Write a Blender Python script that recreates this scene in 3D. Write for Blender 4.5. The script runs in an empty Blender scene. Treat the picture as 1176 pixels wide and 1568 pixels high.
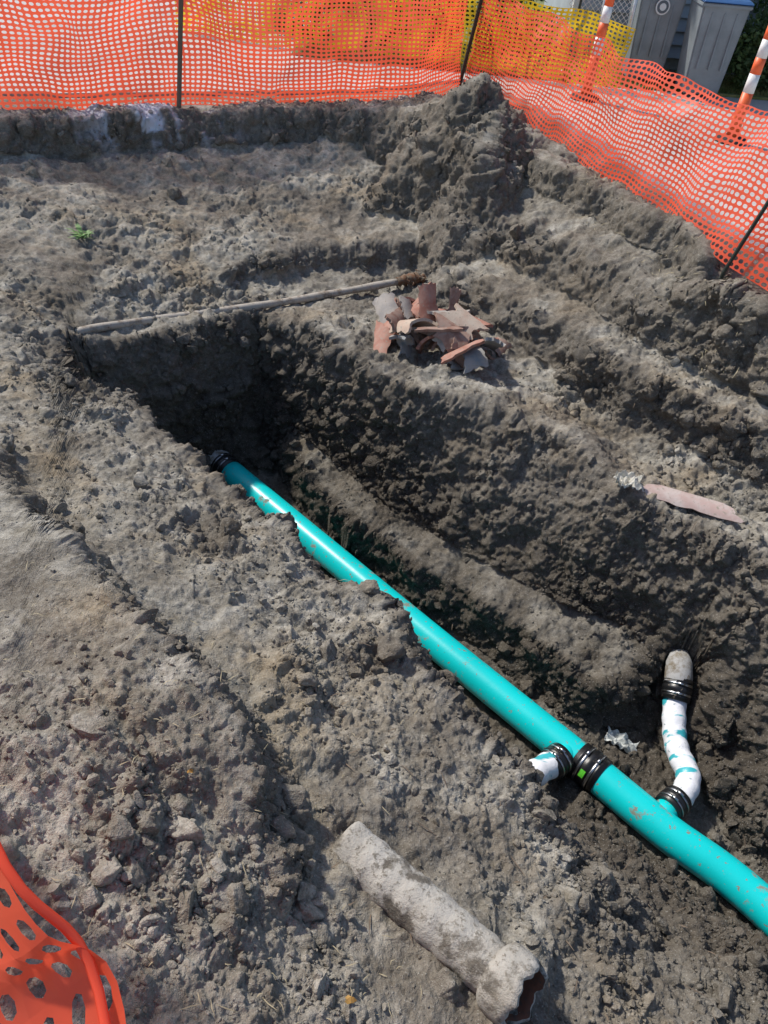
import bpy, bmesh, math, random, numpy as np
from mathutils import Matrix, Vector, Euler
from mathutils.geometry import delaunay_2d_cdt
random.seed(7); rng=np.random.default_rng(7)
C=bpy.context.scene.collection
sc=bpy.context.scene
# ------------------------------------------------------------------ noise
def h3(x,y,z,s):
    h=(x.astype(np.uint32)*np.uint32(374761393)+y.astype(np.uint32)*np.uint32(668265263)+z.astype(np.uint32)*np.uint32(2147483647)+np.uint32((s*974634777)&0xffffffff))
    h^=h>>np.uint32(13); h*=np.uint32(1274126177); h^=h>>np.uint32(16); h*=np.uint32(2246822519); h^=h>>np.uint32(13)
    return (h&np.uint32(0xffffff)).astype(np.float32)/np.float32(16777216)
def vn(p,s=0):
    f=np.floor(p).astype(np.int64); t=(p-f).astype(np.float32); t=t*t*(3-2*t)
    r=0
    for a in (0,1):
        for b in (0,1):
            for c in (0,1):
                w=(t[:,0] if a else 1-t[:,0])*(t[:,1] if b else 1-t[:,1])*(t[:,2] if c else 1-t[:,2])
                r=r+w*h3(f[:,0]+a,f[:,1]+b,f[:,2]+c,s)
    return r*2-1
def fbm(p,sc_,o=3,s=0):
    r=0;a=1;n=0
    for i in range(o):
        r=r+a*vn(p/sc_*(2.03**i)+i*17.3,s+i);n+=a;a*=.5
    return r/n
def worley(p,cell,s):
    q=p/cell;f=np.floor(q).astype(np.int64);q=q.astype(np.float32)
    d1=np.full(len(p),9.,np.float32);rad=np.zeros(len(p),np.float32)
    for a in (-1,0,1):
        for b in (-1,0,1):
            for c in (-1,0,1):
                X=f[:,0]+a;Y=f[:,1]+b;Z=f[:,2]+c
                d=(X+h3(X,Y,Z,s)-q[:,0])**2+(Y+h3(X,Y,Z,s+1)-q[:,1])**2+(Z+h3(X,Y,Z,s+2)-q[:,2])**2
                m=d<d1
                d1=np.where(m,d,d1);rad=np.where(m,h3(X,Y,Z,s+3),rad)
    return np.sqrt(d1),rad
def sst(a,b,x):
    t=np.clip((x-a)/(b-a),0,1);return t*t*(3-2*t)
# ------------------------------------------------------------------ terrain survey, metres (x, y, z) given in cm
def ln(xy,z):
    return [(xy[2*i]/100.,xy[2*i+1]/100.,z[i]/100.) for i in range(len(z))]
lines={
'row0':ln([-63,42,-30,50,11,59,47,65,90,75,138,87],[-6,-25,-50,-62,-85,-115]),
'row1':ln([-71,61,-48,67,-22,77,5,87,31,91,62,99,90,107,134,121,159,115],[-6,-16,-38,-56,-62,-75,-100,-135,-145]),
'Atop':ln([-133,199,-111,183,-88,160,-72,147,-49,130,-32,117,-25,105,-27,96,-33,88],[-12,-12,-13,-15,-17,-20,-22,-25,-27]),
'Abot':ln([-131,208,-110,192,-86,168,-69,154,-45,138,-27,124,-19,112,-20,98],[-30,-30,-32,-36,-41,-46,-49,-51]),
'L':ln([-183,365,-158,328,-138,317,-114,301,-91,282,-71,266,-42,240,-22,218,-3,208,10,195,15,182,28,168,39,154,49,145,61,136,67,128,80,121],[-51,-51,-53,-56,-58,-61,-61,-61,-63,-64,-67,-68,-70,-74,-80,-84,-95]),
'nfloor':ln([95,175,115,164,138,144,160,126],[-152,-155,-155,-155]),
'F2':ln([127,228,142,216,164,206,164,183,170,163,179,158],[-160,-162,-160,-160,-160,-160]),
'bench':ln([-76,421,-45,366,-11,326,21,296,46,282,66,263,88,246,106,230,121,233,134,246],[-133,-132,-131,-131,-131,-131,-132,-134,-133,-130]),
'foot':ln([-75,434,-30,382,12,335,42,311,76,288,109,273,133,256],[-128,-128,-127,-127,-127,-127,-121]),
'mid':ln([-56,420,-15,376,31,339,73,311,103,285,133,270,161,248,179,231],[-85,-90,-95,-95,-95,-95,-100,-100]),
'crest':ln([-53,424,-26,397,-2,365,27,357,48,350,79,343,101,322,118,295,144,282,176,259],[-60,-60,-58,-58,-58,-60,-60,-66,-68,-68]),
'valley':ln([-6,471,12,414,32,402,63,396,96,383,123,343,149,315,188,295],[-70,-70,-68,-70,-74,-76,-76,-76]),
'lip':ln([40,468,56,443,92,409,125,371,152,345,188,313],[-64,-66,-66,-66,-66,-66]),
'ledge':ln([31,511,59,466,89,427,118,392,139,367,164,340,186,320],[-48,-44,-43,-43,-43,-43,-43]),
'lback':ln([60,503,96,463,129,415,157,379,192,346],[-42,-42,-41,-41,-41]),
'terr':ln([24,535,64,518,101,480,133,432,164,394,190,355],[-35,-20,-18,-18,-18,-18]),
'pre':ln([77,567,115,513,146,456,170,399,189,373],[-10,-10,-10,-10,-10]),
'berm':ln([76,582,102,541,130,500,155,451,167,399,182,375],[6,9,9,9,9,9]),
'stop':ln([-291,570,-253,591,-213,613,-178,630,-123,652,-73,665,-36,662],[0]*7),
'sfoot':ln([-297,555,-252,578,-211,600,-167,617,-123,640,-73,654,-35,644],[-22,-24,-24,-24,-22,-20,-17]),
'low':ln([-227,397,-195,409,-169,444,-133,462,-105,492,-56,520,8,540],[-42,-45,-50,-55,-52,-49,-47]),
'scar':ln([-112,478,-56,511,8,531],[-61,-62,-63]),
'cond':ln([-178,382,-143,420,-90,455,-42,484,10,510],[-56,-64,-68,-68,-66]),
'wtop':ln([-175,373,-155,393,-124,421,-89,446,-62,432],[-55,-62,-65,-68,-65]),
'wbot':ln([-170,362,-149,385,-114,411,-84,437,-73,419],[-95,-105,-112,-112,-118]),
}
single=ln([-111,150,-90,105,-58,103,-58,78,-40,89,-81,120,-164,259,-185,307,-162,293],[-8,-5,-12,-12,-25,-10,-30,-32,-35])
single+=ln([-98,219,-71,210,-41,184,-14,160,6,136,28,119,1,114,48,110],[-42,-48,-54,-57,-60,-67,-56,-74])
single+=ln([164,222,181,200,172,211,174,179,140,242,161,240],[-130,-130,-150,-150,-150,-145])
single+=ln([41,614,26,603,13,614,-11,653,54,603,70,600,28,574,46,557,3,590,31,557,-8,601,41,640,20,650,70,640],[43,34,20,5,32,16,8,10,-12,-15,-7,26,12,8])
single+=ln([-255,468,-219,478,-170,527,-106,548,-37,573,6,570,-17,620],[-30,-35,-40,-42,-45,-45,-30])
single+=ln([-139,390,-113,405,-85,408,-115,395,-96,397],[-120,-132,-142,-150,-153])
PR=.080
pipe=[(x-.008,y-.006,-1.465) for x,y,z in ln([300,20,230,60,167,138,132,168,99,199,63,232,23,269,-31,320,-102,387],[0]*9)]
Lf=[(p[0]+.79*.13,p[1]+.62*.13,-1.56) for p in lines['L'][:-3]]
Ff=[(p[0]-.035,p[1]-.028,-1.57) for p in lines['bench'][:-2]]
pts=list(single)
def resample(v,st):
    o=[]
    for a,b in zip(v[:-1],v[1:]):
        a=np.array(a);b=np.array(b);n=max(1,int(np.linalg.norm((b-a)[:2])/st))
        for i in range(n): o.append(tuple(a+(b-a)*i/n))
    o.append(tuple(v[-1]));return o
for k,v in lines.items(): pts+=resample(v,.06)
pts+=resample(Lf,.06)+resample(Ff,.08)+resample([(p[0],p[1],-1.575) for p in pipe[1:]],.08)
pts+=[(-3,-1,0),(-1,-1,0),(1,-1,-.2),(3,-1,-1.5),(-1.5,.2,-.02),(2.2,.75,-1.58),(2.6,2.6,-.7),(2.6,1.6,-1.1),(3.5,2.2,-.6),(4.5,3,0),(4.0,1,-.3),(4.5,-1,0),(1.6,.4,-1.3),(1.0,.2,-.8),(.3,0,-.3)]
pts+=[(-4.5,0,0),(-4,2,0),(-3.6,4,-.2),(-4,6,0),(2.3,3.7,-.02),(2.5,3.0,-.1)]
fl=-.035
pts+=[(-6,-1.4,0),(-6,5.6,0),(-6,9.9,fl),(-3,6.2,fl),(-1.2,6.95,fl),(0,7.6,fl),(.9,6.9,fl),(1.45,5.7,fl),(1.95,4.4,fl),(2.8,3.2,fl),(7,-1.4,fl),(7,9.9,fl),(0,9.9,fl),(4,5,fl),(6,0,fl)]
r=delaunay_2d_cdt([Vector((p[0],p[1])) for p in pts],[],[],0,1e-4)
V2=np.array([(v.x,v.y,pts[o[0]][2]) for v,o in zip(r[0],r[3])])
x0,y0,dx=-6.,-1.4,.02
NX,NY=651,566
Hm=np.zeros((NY,NX))
for f in r[2]:
    a,b,c=[V2[i] for i in f[:3]]
    xa,xb=min(a[0],b[0],c[0]),max(a[0],b[0],c[0]);ya,yb=min(a[1],b[1],c[1]),max(a[1],b[1],c[1])
    i0=max(0,int(math.ceil((xa-x0)/dx)));i1=min(NX-1,int((xb-x0)/dx));j0=max(0,int(math.ceil((ya-y0)/dx)));j1=min(NY-1,int((yb-y0)/dx))
    if i1<i0 or j1<j0: continue
    X,Y=np.meshgrid(x0+dx*np.arange(i0,i1+1),y0+dx*np.arange(j0,j1+1))
    D=(b[1]-c[1])*(a[0]-c[0])+(c[0]-b[0])*(a[1]-c[1])
    if abs(D)<1e-12: continue
    l1=((b[1]-c[1])*(X-c[0])+(c[0]-b[0])*(Y-c[1]))/D;l2=((c[1]-a[1])*(X-c[0])+(a[0]-c[0])*(Y-c[1]))/D;l3=1-l1-l2
    m=(l1>=-1e-6)&(l2>=-1e-6)&(l3>=-1e-6)
    S=Hm[j0:j1+1,i0:i1+1];S[m]=(l1*a[2]+l2*b[2]+l3*c[2])[m]
def blur(h):
    p=np.pad(h,1,mode='edge');q=p[:,:-2]*.25+p[:,1:-1]*.5+p[:,2:]*.25
    return q[:-2]*.25+q[1:-1]*.5+q[2:]*.25
for i in range(2): Hm=blur(Hm)
def hz(x,y):
    gx=np.clip((x-x0)/dx,0,NX-1.001);gy=np.clip((y-y0)/dx,0,NY-1.001)
    i=gx.astype(int);j=gy.astype(int);fx=gx-i;fy=gy-j
    return (Hm[j,i]*(1-fx)+Hm[j,i+1]*fx)*(1-fy)+(Hm[j+1,i]*(1-fx)+Hm[j+1,i+1]*fx)*fy
def surf(X,Y):
    p3=np.stack([X,Y,np.zeros_like(X)],1)
    inside=(1-sst(5.5,8,np.abs(X)))*(1-sst(7.2,8.5,Y))
    up_=.6+.6*sst(3.2,4.4,Y+.3*X)
    wx=.068*fbm(p3,.34,4,11)*up_;wy=.068*fbm(p3,.34,4,21)*up_
    Z=hz(X+wx*inside,Y+wy*inside)
    far=np.maximum(np.abs(X)/6.5,Y/9.5);return np.where(far>1,-.035,Z),wx
# level-of-detail polar grid; radii spread evenly along the sloping ground so that steep faces keep detail
ang=np.concatenate([np.linspace(-115,-34,30)[:-1],np.linspace(-34,34,900),np.linspace(34,115,30)[1:]])*math.pi/180
rf=np.geomspace(1.75,9.2,1000);NRD=1150
A_,R_=np.meshgrid(ang,rf)
Zf,_=surf((R_*np.sin(A_)).ravel(),(-1.5+R_*np.cos(A_)).ravel());Zf=Zf.reshape(R_.shape)
dr=np.diff(R_,axis=0);dz=np.diff(Zf,axis=0)
ds=np.sqrt(dr*dr+(1.1*dz)**2)/R_[:-1]
k_=np.ones(9)/9
ds=np.apply_along_axis(lambda v:np.convolve(np.pad(v,4,mode='edge'),k_,'valid'),1,ds)
cum=np.concatenate([np.zeros((1,len(ang))),np.cumsum(ds,axis=0)]);cum/=cum[-1]
tt=np.linspace(0,1,NRD)
RD=np.stack([np.interp(tt,cum[:,i],rf) for i in range(len(ang))],1)
pre_=np.repeat(np.geomspace(.3,1.75,25)[:-1][:,None],len(ang),1);post_=np.repeat(np.geomspace(9.2,500,50)[1:][:,None],len(ang),1)
RR=np.concatenate([pre_,RD,post_]);NR,NA=RR.shape
AA=np.repeat(ang[None],NR,0)
X=(RR*np.sin(AA)).ravel();Y=(-1.5+RR*np.cos(AA)).ravel()
Z,wx=surf(X,Y)
Pp=np.stack([X,Y,Z],1)
def normals(G3):
    du=np.gradient(G3,axis=1);dv=np.gradient(G3,axis=0)
    n=np.cross(du,dv);n/=np.linalg.norm(n,axis=2,keepdims=True)+1e-12
    n[n[...,2]<0]*=-1
    return n
N=normals(Pp.reshape(NR,NA,3)).reshape(-1,3)
def outside(x,y):
    yl=np.interp(x,[-8,-3,-1.8,-.5,.35],[5.4,5.85,6.42,6.98,7.7])
    xr=np.interp(y,[0,2.9,4.1,5.5,6.9,7.7],[4.0,2.4,1.75,1.25,.8,.35])
    return np.maximum(np.where(x<.35,y-yl,-9),np.where(y<7.7,x-xr,y-7.7))
out_=outside(X,Y);amp=1-.9*sst(-.05,.3,out_)
dense=(RR.ravel()<9.5)&(RR.ravel()>1.7)&(np.abs(AA.ravel())<.61)
def run(fn,default=0.):
    o=np.full(len(X),default,np.float32);o[dense]=fn(Pp[dense]);return o
big=run(lambda p:fbm(p,.42,3,31));bg2=run(lambda p:1-2*np.abs(fbm(p,.15,3,36)))
msk=run(lambda p:fbm(p,.55,3,41));msk2=run(lambda p:fbm(p,.22,2,47))
slope=1-N[:,2]
crust=(1-sst(.03,.16,slope))*sst(-.25,.35,msk2+.6*msk+.1)      # dusty trodden flats
rub=np.clip(.8+.8*msk+.5*sst(.05,.4,slope),.25,1.4)
bank=sst(.0,.25,-(X*.79+Y*.62-.78)) *(Y<3.4)
rub=rub*(1-.25*bank)*(1-.45*crust)
def wl(cell,s,thr=.72):
    o=np.zeros(len(X),np.float32)
    wob=.35*cell*np.stack([fbm(Pp[dense],cell*.8,2,s+5),fbm(Pp[dense],cell*.8,2,s+6),fbm(Pp[dense],cell*.8,2,s+7)],1)
    d,rr=worley(Pp[dense]+wob,cell,s)
    o[dense]=np.clip(thr-d,0,1)**.75*(.2+1.2*rr)
    return o
c1=wl(.12,51);c2=wl(.055,61);c3=wl(.026,71);c4=wl(.013,81)
fine=run(lambda p:fbm(p,.03,3,91))
disp=.042*big+.034*bg2*(1-.5*bank)+.062*c1*sst(-.05,.45,msk2+.25)*rub+.038*c2*rub*sst(-.4,.3,msk+msk2*.5+.1)+.020*c3*rub+.011*c4*np.clip(rub,.35,1)+.010*fine*np.clip(rub,.5,1)
disp*=amp
Pp=Pp+N*(disp)[:,None]
def seg_clear(Pp,path,rr):
    for a,b in zip(path[:-1],path[1:]):
        a=np.array(a);b=np.array(b);d=b-a;L=np.linalg.norm(d)
        t=np.clip(((Pp-a)@d)/(L*L),0,1);q=a+t[:,None]*d
        dist=np.linalg.norm((Pp-q)[:,:2],axis=1)
        lim=q[:,2]-np.sqrt(np.clip(rr*rr-dist*dist,0,None))*.7
        m=(dist<rr)&(Pp[:,2]>lim)&(Pp[:,2]<q[:,2]+.35)
        Pp[m,2]=lim[m]
    return Pp
Pp=seg_clear(Pp,pipe[1:],PR+.02)
lat=ln([149,240,147,228,145,211,148,196,141,181,134,176],[-133,-136,-142,-145,-145,-145])
Pp=seg_clear(Pp,lat,.075)
stub=[(.9,1.95,-1.46),(.79,1.85,-1.45),(.68,1.79,-1.45)]
Pp=seg_clear(Pp,stub,.10)
idx=np.arange(NR*NA).reshape(NR,NA)
q=np.stack([idx[:-1,:-1],idx[:-1,1:],idx[1:,1:],idx[1:,:-1]],-1).reshape(-1,4)
def mkmesh(name,verts,faces,k,smooth=True,val=True):
    me=bpy.data.meshes.new(name)
    me.vertices.add(len(verts));me.vertices.foreach_set('co',np.asarray(verts,np.float32).ravel())
    me.loops.add(len(faces)*k);me.loops.foreach_set('vertex_index',np.asarray(faces,np.int32).ravel())
    me.polygons.add(len(faces));me.polygons.foreach_set('loop_start',np.arange(0,len(faces)*k,k,dtype=np.int32))
    me.polygons.foreach_set('loop_total',np.full(len(faces),k,np.int32))
    me.polygons.foreach_set('use_smooth',np.full(len(faces),smooth,bool))
    me.update(calc_edges=True)
    if val: me.validate()
    return me
def link(name,me,mat=None,parent=None):
    ob=bpy.data.objects.new(name,me);C.objects.link(ob)
    if mat: me.materials.append(mat)
    if parent: ob.parent=parent
    return ob
def attr(me,n,a):
    t=me.attributes.new(n,'FLOAT','POINT');t.data.foreach_set('value',np.asarray(a,np.float32))
me=mkmesh('ground',Pp,q,4,True,False)
zz=Pp[:,2]
moist_shade=np.clip(sst(-.7,-1.35,zz)*.85+.3*sst(.15,.6,slope)*sst(-.1,-.5,zz)+.5*msk-.05-.3*crust,0,1)*(amp)  # trench shade painted into the soil by depth and slope, plus damp patches
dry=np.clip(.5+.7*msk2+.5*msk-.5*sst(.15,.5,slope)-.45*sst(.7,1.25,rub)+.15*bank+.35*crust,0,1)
lime=sst(.0,.3,run(lambda p:fbm(p*np.array([1,1,.35]),.10,3,101)))*np.exp(-((X+2.0)/.5)**2)*np.exp(-((Y-6.1)/.3)**2)*sst(-.26,-.1,zz)*1.0
attr(me,'moist_shade',moist_shade);attr(me,'dry',dry);attr(me,'lime',lime)
# ------------------------------------------------------------------ materials
def mat(name):
    m=bpy.data.materials.new(name);m.use_nodes=True;nt=m.node_tree;b=nt.nodes['Principled BSDF'];return m,nt,b
def noise(nt,scale,detail=4,rough=.6,coord=None):
    n=nt.nodes.new('ShaderNodeTexNoise');n.inputs['Scale'].default_value=scale;n.inputs['Detail'].default_value=detail;n.inputs['Roughness'].default_value=rough
    if coord is None:
        tc=nt.nodes.new('ShaderNodeTexCoord');coord=tc.outputs['Object']
    nt.links.new(coord,n.inputs['Vector']);return n.outputs['Fac']
def ramp(nt,fac,a,b,ca=(0,0,0,1),cb=(1,1,1,1)):
    r=nt.nodes.new('ShaderNodeValToRGB');r.color_ramp.elements[0].position=a;r.color_ramp.elements[1].position=b
    r.color_ramp.elements[0].color=ca;r.color_ramp.elements[1].color=cb
    nt.links.new(fac,r.inputs[0]);return r.outputs[0]
def mix(nt,fac,a,b,mode='MIX'):
    m=nt.nodes.new('ShaderNodeMix');m.data_type='RGBA';m.blend_type=mode
    for s,v in ((m.inputs[0],fac),(m.inputs[6],a),(m.inputs[7],b)):
        if isinstance(v,(int,float)): s.default_value=v
        elif isinstance(v,tuple): s.default_value=v if len(v)==4 else v+(1,)
        else: nt.links.new(v,s)
    return m.outputs[2]
def bump(nt,b,h,strength=.5,dist=.01):
    bp=nt.nodes.new('ShaderNodeBump');bp.inputs['Strength'].default_value=strength;bp.inputs['Distance'].default_value=dist
    nt.links.new(h,bp.inputs['Height']);nt.links.new(bp.outputs[0],b.inputs['Normal'])
def attrn(nt,n):
    a=nt.nodes.new('ShaderNodeAttribute');a.attribute_name=n;return a.outputs['Fac']
def soil(name,useattr=True):
    m,nt,b=mat(name)
    n1=noise(nt,2.3,5);n2=noise(nt,9,5);n3=noise(nt,45,4,.7);n4=noise(nt,160,3,.7)
    c=mix(nt,ramp(nt,n2,.38,.64),(.265,.245,.205),(.45,.43,.38))
    c=mix(nt,ramp(nt,n1,.50,.70),c,(.32,.265,.19))
    if useattr:
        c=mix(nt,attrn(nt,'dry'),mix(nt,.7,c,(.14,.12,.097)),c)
        c=mix(nt,attrn(nt,'moist_shade'),c,(.088,.076,.061))  # dark tone for painted trench shade and damp soil
    c=mix(nt,ramp(nt,n3,.3,.75),mix(nt,1.,c,(.6,.58,.55),'MULTIPLY'),mix(nt,1.,c,(1.25,1.25,1.25),'MULTIPLY'))
    c=mix(nt,ramp(nt,n4,.60,.68),c,mix(nt,.5,c,(.58,.57,.53)))
    c=mix(nt,ramp(nt,n4,.30,.38,(1,1,1,1),(0,0,0,1)),c,mix(nt,.5,c,(.06,.05,.04)))
    if useattr: c=mix(nt,attrn(nt,'lime'),c,(.75,.78,.86))
    nt.links.new(c,b.inputs['Base Color']);b.inputs['Roughness'].default_value=.95
    b.inputs['Specular IOR Level'].default_value=.2
    ma=nt.nodes.new('ShaderNodeMath');ma.operation='ADD';nt.links.new(n4,ma.inputs[0]);nt.links.new(n3,ma.inputs[1])
    bump(nt,b,ma.outputs[0],1.,.008)
    return m
M_soil=soil('soil')
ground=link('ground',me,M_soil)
# ------------------------------------------------------------------ clods
def ico(sub):
    bm=bmesh.new();bmesh.ops.create_icosphere(bm,subdivisions=sub,radius=1)
    v=np.array([x.co for x in bm.verts]);f=np.array([[x.index for x in t.verts] for t in bm.faces]);bm.free();return v,f
Nn=normals(Pp.reshape(NR,NA,3)).reshape(-1,3)
def scatter(name,count,sub,rmin,rmax,pw,seed,wfun,smooth=False,emb=.2):
    g=np.random.default_rng(seed)
    v,f=ico(sub);vars_=[]
    for i in range(10):
        q=v*(1+.5*fbm(v+i*9.1,.7,2,200+i)[:,None]);ax=g.uniform(.55,1.15,3)
        for k in range(8):
            n=g.normal(size=3);n/=np.linalg.norm(n);d=g.uniform(.45,.8);s=q@n;q=q-np.clip(s-d,0,None)[:,None]*n*.95
        if sub>=3: q=q*(1+.16*fbm(v+i*5.3,.22,3,400+i)[:,None])
        vars_.append(q*ax)
    cand=np.where(dense&(out_<.05)&(RR.ravel()>1.75)&(np.abs(AA.ravel())<.58))[0]
    w=wfun(cand);w=np.clip(w,0,None);w/=w.sum()
    pick=g.choice(cand,count,p=w,replace=False)
    rr=rmin+(rmax-rmin)*g.random(count)**pw
    a=g.uniform(0,6.283,(count,3));c=np.cos(a);s=np.sin(a)
    Rx=np.zeros((count,3,3));
    Rz=np.zeros((count,3,3));Rz[:,0,0]=c[:,0];Rz[:,0,1]=-s[:,0];Rz[:,1,0]=s[:,0];Rz[:,1,1]=c[:,0];Rz[:,2,2]=1
    Rx[:,0,0]=1;Rx[:,1,1]=c[:,1];Rx[:,1,2]=-s[:,1];Rx[:,2,1]=s[:,1];Rx[:,2,2]=c[:,1]
    Rm=Rz@Rx
    base=np.stack([vars_[i] for i in g.integers(0,10,count)])
    Q=np.einsum('nij,nkj->nki',Rm,base)*rr[:,None,None]
    cen=Pp[pick]+Nn[pick]*(rr*emb)[:,None]
    Q=Q+cen[:,None,:]
    k=len(v);F=(f[None]+(np.arange(count)*k)[:,None,None]).reshape(-1,3)
    me=mkmesh(name,Q.reshape(-1,3),F,3,smooth,False)
    mo=np.repeat(moist_shade[pick]*.8,k);dr=np.repeat(np.clip(dry[pick]+g.uniform(-.1,.35,count),0,1),k)
    attr(me,'moist_shade',mo);attr(me,'dry',dr);attr(me,'lime',np.repeat(lime[pick]*.5,k))
    return link(name,me,M_soil)
wt=lambda c:(np.clip(rub[c],.1,2)**2)*(.15+sst(-.2,.5,msk2[c]+msk[c]))
pa=np.array(pipe)[1:]
def dpipe(c):
    d=np.full(len(c),9.)
    for a,b in list(zip(pa[:-1],pa[1:]))+list(zip(np.array(lat)[:-1],np.array(lat)[1:]))+list(zip(np.array(stub)[:-1],np.array(stub)[1:])):
        e=b[:2]-a[:2];t=np.clip(((Pp[c][:,:2]-a[:2])@e)/(e@e),0,1);d=np.minimum(d,np.linalg.norm(Pp[c][:,:2]-a[:2]-t[:,None]*e,axis=1))
    return d
wt2=lambda c:wt(c)*sst(.08,.15,dpipe(c))
scatter('soil_clods',44000,1,.003,.010,1.8,1,wt2)
scatter('soil_clods',6500,2,.008,.022,2.0,2,wt2)
scatter('soil_clods',750,4,.02,.055,1.9,3,wt2,True,-.1)
# ------------------------------------------------------------------ tubes
def smooth_path(p,n=8):
    p=[Vector(x) for x in p];P=[p[0]*2-p[1]]+p+[p[-1]*2-p[-2]];o=[]
    for i in range(1,len(P)-2):
        a,b,c,d=P[i-1:i+3]
        for k in range(n):
            t=k/n;o.append(.5*((2*b)+(c-a)*t+(2*a-5*b+4*c-d)*t*t+(3*b-a-3*c+d)*t**3))
    o.append(p[-1]);return o
def tube(name,path,r,seg=32,inner=None,material=None,parent=None,cap=True,jit=0,sm=True):
    path=[Vector(x) for x in path];n=len(path)
    rs=r if isinstance(r,(list,tuple)) else [r]*n
    T=[(path[min(i+1,n-1)]-path[max(i-1,0)]).normalized() for i in range(n)]
    u=Vector((0,0,1)).cross(T[0]);u=u.normalized() if u.length>.01 else Vector((1,0,0))
    bm=bmesh.new();rings=[];inn=[]
    for i in range(n):
        u=(u-T[i]*u.dot(T[i])).normalized();w=T[i].cross(u)
        ring=[];ri=[]
        for k in range(seg):
            a=2*math.pi*k/seg;d=u*math.cos(a)+w*math.sin(a);j=1+random.uniform(-jit,jit)
            ring.append(bm.verts.new(path[i]+d*rs[i]*j))
            if inner: ri.append(bm.verts.new(path[i]+d*rs[i]*inner*j))
        rings.append(ring);inn.append(ri)
    for i in range(n-1):
        for k in range(seg):
            l=(k+1)%seg
            bm.faces.new((rings[i][k],rings[i][l],rings[i+1][l],rings[i+1][k]))
            if inner: bm.faces.new((inn[i][l],inn[i][k],inn[i+1][k],inn[i+1][l]))
    if inner:
        for i in (0,n-1):
            for k in range(seg):
                l=(k+1)%seg;bm.faces.new((rings[i][k],rings[i][l],inn[i][l],inn[i][k]))
    elif cap:
        bm.faces.new(rings[0]);bm.faces.new(rings[-1])
    bmesh.ops.recalc_face_normals(bm,faces=bm.faces)
    for f in bm.faces: f.smooth=sm and len(f.verts)<5
    m=bpy.data.meshes.new(name);bm.to_mesh(m);bm.free()
    return link(name,m,material,parent)
def empty(name,loc=(0,0,0)):
    e=bpy.data.objects.new(name,None);C.objects.link(e);e.location=loc;e.empty_display_size=.1;return e
def plain(name,col,rough=.6,met=0,nz=0,sc_=30):
    m,nt,b=mat(name);b.inputs['Roughness'].default_value=rough;b.inputs['Metallic'].default_value=met
    n=noise(nt,sc_,4);d=tuple(c*(1-nz) for c in col);e=tuple(min(1,c*(1+nz*.5)) for c in col)
    nt.links.new(mix(nt,ramp(nt,n,.35,.65),d,e),b.inputs['Base Color']);return m
def dirty(name,col,rough,lo,hi,sc_=6,dirt=(.2,.165,.12),stretch=(1,1,1),speck=(.64,.69)):
    m,nt,b=mat(name)
    tc=nt.nodes.new('ShaderNodeTexCoord');mp=nt.nodes.new('ShaderNodeMapping');mp.inputs['Scale'].default_value=stretch;nt.links.new(tc.outputs['Object'],mp.inputs[0])
    n=noise(nt,sc_,8,.72,mp.outputs[0]);f=ramp(nt,n,lo,hi)
    n2=noise(nt,38,4,.6);f2=ramp(nt,n2,*speck)
    c=mix(nt,f,col,dirt);c=mix(nt,f2,c,dirt)
    v=noise(nt,2.5,2);c=mix(nt,ramp(nt,v,.3,.7),mix(nt,1.,c,(.82,.86,.86),'MULTIPLY'),c)
    nt.links.new(c,b.inputs['Base Color'])
    rr=nt.nodes.new('ShaderNodeMapRange');nt.links.new(f,rr.inputs[0]);rr.inputs[3].default_value=rough;rr.inputs[4].default_value=.9
    nt.links.new(rr.outputs[0],b.inputs['Roughness']);bump(nt,b,n,.25,.006);return m
M_green=dirty('green_pvc',(.004,.62,.63),.32,.59,.64,5.5,(.24,.25,.20),(1,1,1),(.635,.67))
M_rub=dirty('black_rubber',(.012,.012,.013),.35,.62,.75,20)
M_steel=plain('steel_band',(.55,.56,.58),.3,1,.2)
M_mud=dirty('muddy_plastic',(.42,.41,.40),.8,.45,.6,15)
E=empty('green_sewer_pipe')
sp=smooth_path(pipe,10)
tube('barrel',sp,PR,48,.93,M_green,E)
def coupling(name,c,d,r,L,parent):
    c=Vector(c);d=Vector(d).normalized()
    prof=[(-.5,.95),(-.48,1.0),(-.36,1.0),(-.34,1.04),(-.30,1.0),(-.12,1.0),(-.08,1.05),(.08,1.05),(.12,1.0),(.30,1.0),(.34,1.04),(.36,1.0),(.48,1.0),(.5,.95)]
    tube(name,[c+d*L*a for a,_ in prof],[r*b for _,b in prof],40,None,M_rub,parent)
    for s in (-1,1):
        tube(name+'_band',[c+d*L*(s*.21-.045),c+d*L*(s*.21+.045)],r*1.035,40,None,M_steel,parent)
        side=Vector((0,0,1))-d*d.z;side.normalize();sd=d.cross(side)
        k=c+d*L*s*.21+side*r*1.07
        tube(name+'_screw',[k-sd*.016,k+sd*.016],r*.09,10,None,M_steel,parent)
pd=(Vector(pipe[2])-Vector(pipe[4])).normalized()
cc=Vector((1.035,1.94,-1.475))
cc=Vector(pipe[4])+pd*((cc-Vector(pipe[4])).dot(pd))
coupling('coupling',cc,pd,.087,.135,E)
pe=Vector(pipe[-1]);pdir=(Vector(pipe[-1])-Vector(pipe[-2])).normalized()
coupling('end_coupling',pe+pdir*.02,pdir,.087,.12,E)
tube('old_pipe_end',[pe+pdir*.06,pe+pdir*.35],.09,32,.85,M_mud,E)
M_tag=plain('green_label',(.12,.6,.04),.5,0,.2,80)
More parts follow.
